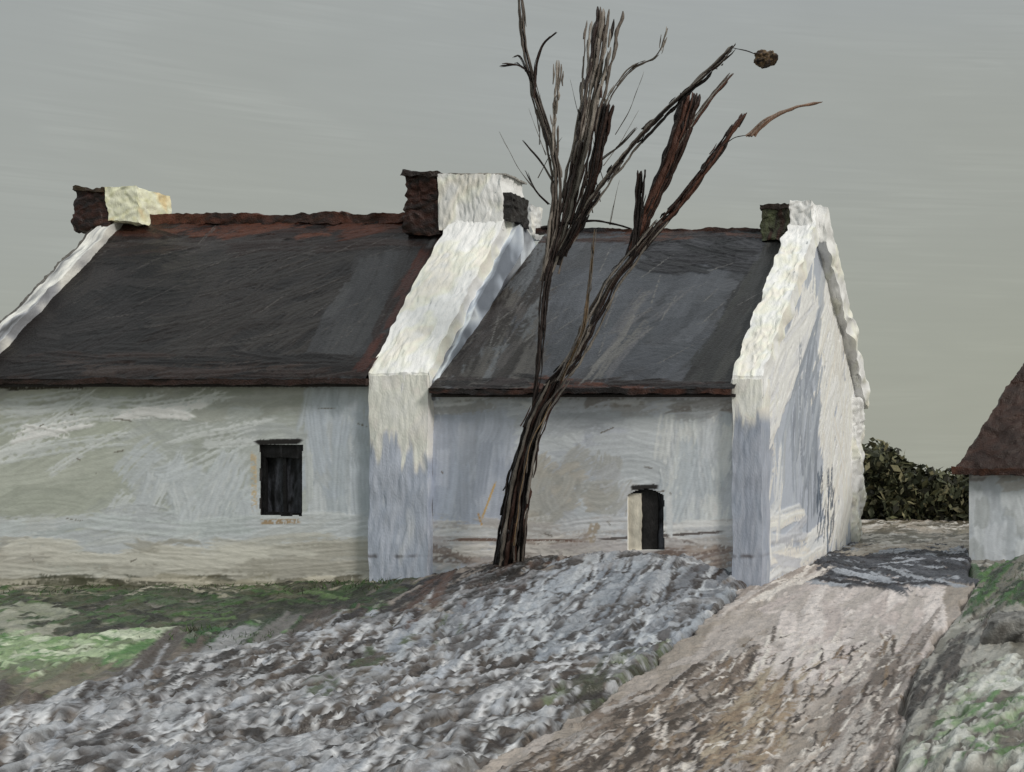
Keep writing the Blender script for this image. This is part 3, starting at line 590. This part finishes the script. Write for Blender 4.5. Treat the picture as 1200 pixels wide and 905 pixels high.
tufts("grass",[(rng.uniform(1150,1215),rng.uniform(690,745),.12) for _ in range(7)]+[(rng.uniform(180,470),rng.uniform(722,760),.16) for _ in range(14)]+[(rng.uniform(0,460),rng.uniform(690,700),.14) for _ in range(18)],[(58,88,50),(48,60,40),(88,114,68),(60,60,44)],.09,30)
# =================================================================== WORLD / LIGHT / CAMERA
sc=bpy.context.scene
w=bpy.data.worlds.new("World");sc.world=w;w.use_nodes=True
w.cycles.sampling_method='MANUAL';w.cycles.sample_map_resolution=256
nt=w.node_tree;N=nt.nodes;Lk=nt.links
bg=N["Background"];bg.inputs[1].default_value=.1
sky=N.new("ShaderNodeTexSky");sky.sky_type='NISHITA';sky.sun_disc=False
sdir=Vector((.74,-.38,.60)).normalized()
el=math.asin(sdir.z);sky.sun_elevation=el;sky.sun_rotation=math.atan2(sdir.x,sdir.y)
tc=N.new("ShaderNodeTexCoord");sep=N.new("ShaderNodeSeparateXYZ");Lk.new(tc.outputs["Generated"],sep.inputs[0])
def noise(scale,detail,dist=0,rot=0):
    mp=N.new("ShaderNodeMapping");mp.inputs["Scale"].default_value=scale;mp.inputs["Rotation"].default_value=(0,rot,0)
    Lk.new(tc.outputs["Generated"],mp.inputs["Vector"])
    n=N.new("ShaderNodeTexNoise");n.inputs["Scale"].default_value=1;n.inputs["Detail"].default_value=detail;n.inputs["Distortion"].default_value=dist
    Lk.new(mp.outputs[0],n.inputs["Vector"]);return n.outputs[0]
def math_(op,a,b,clamp=False):
    m=N.new("ShaderNodeMath");m.operation=op;m.use_clamp=clamp
    for i,v in enumerate((a,b)):
        if isinstance(v,(int,float)):m.inputs[i].default_value=v
        else:Lk.new(v,m.inputs[i])
    return m.outputs[0]
big=noise((2.2,2.2,4),1,.4);mid=noise((6,6,22),2,1.2,.25);fine=noise((12,12,300),2,.5,.06)
t=math_('ADD',math_('MULTIPLY',sep.outputs[2],2.0),math_('MULTIPLY',math_('SUBTRACT',big,.5),.8),True)
t=math_('SUBTRACT',t,math_('MULTIPLY',sep.outputs[0],.4),True)
ramp=N.new("ShaderNodeValToRGB");Lk.new(t,ramp.inputs[0])
e=ramp.color_ramp.elements
def L4(c):return (*[float(v) for v in lin(c)],1)
e[0].position=0;e[0].color=L4((159,161,149));e[1].position=1;e[1].color=L4((163,168,169))
m_=e.new(.5);m_.color=L4((161,164,157))
pm=N.new("ShaderNodeMapRange");pm.inputs[1].default_value=.48;pm.inputs[2].default_value=.62;pm.inputs[3].default_value=.04;pm.inputs[4].default_value=.22;Lk.new(mid,pm.inputs[0])
var=math_('ADD',math_('MULTIPLY',math_('SUBTRACT',mid,.5),.12),math_('MULTIPLY',math_('SUBTRACT',fine,.5),pm.outputs[0]))
zb=N.new("ShaderNodeMapRange");zb.interpolation_type='SMOOTHSTEP'
zb.inputs[1].default_value=.38;zb.inputs[2].default_value=1;zb.inputs[3].default_value=1;zb.inputs[4].default_value=2.4
Lk.new(sep.outputs[2],zb.inputs[0])
gain=math_('MULTIPLY',math_('ADD',var,1.),math_('MULTIPLY',zb.outputs[0],10.))
vs=N.new("ShaderNodeVectorMath");vs.operation='SCALE';Lk.new(ramp.outputs[0],vs.inputs[0]);Lk.new(gain,vs.inputs["Scale"])
mx=N.new("ShaderNodeMix");mx.data_type='RGBA';mx.inputs[0].default_value=.97
Lk.new(sky.outputs[0],mx.inputs[6]);Lk.new(vs.outputs[0],mx.inputs[7]);Lk.new(mx.outputs[2],bg.inputs[0])
sl=bpy.data.lights.new("sun",'SUN');sl.energy=2.0;sl.angle=math.radians(12);sl.color=(1,.95,.88)
so=bpy.data.objects.new("sun",sl);bpy.context.collection.objects.link(so);so.rotation_euler=sdir.to_track_quat('Z','Y').to_euler();so.location=(10,-5,20)
cam=bpy.data.cameras.new("camera");co=bpy.data.objects.new("camera",cam);bpy.context.collection.objects.link(co)
co.location=(0,0,EYE);co.rotation_euler=(math.radians(90),0,0)
cam.sensor_width=36;cam.lens=42;cam.shift_x=-(VX-600)/1200;cam.shift_y=(VY-452.5)/1200;cam.clip_end=5000;cam.clip_start=.05
sc.camera=co
sc.view_settings.view_transform='Standard';sc.view_settings.look='None';sc.view_settings.exposure=0;sc.view_settings.gamma=1
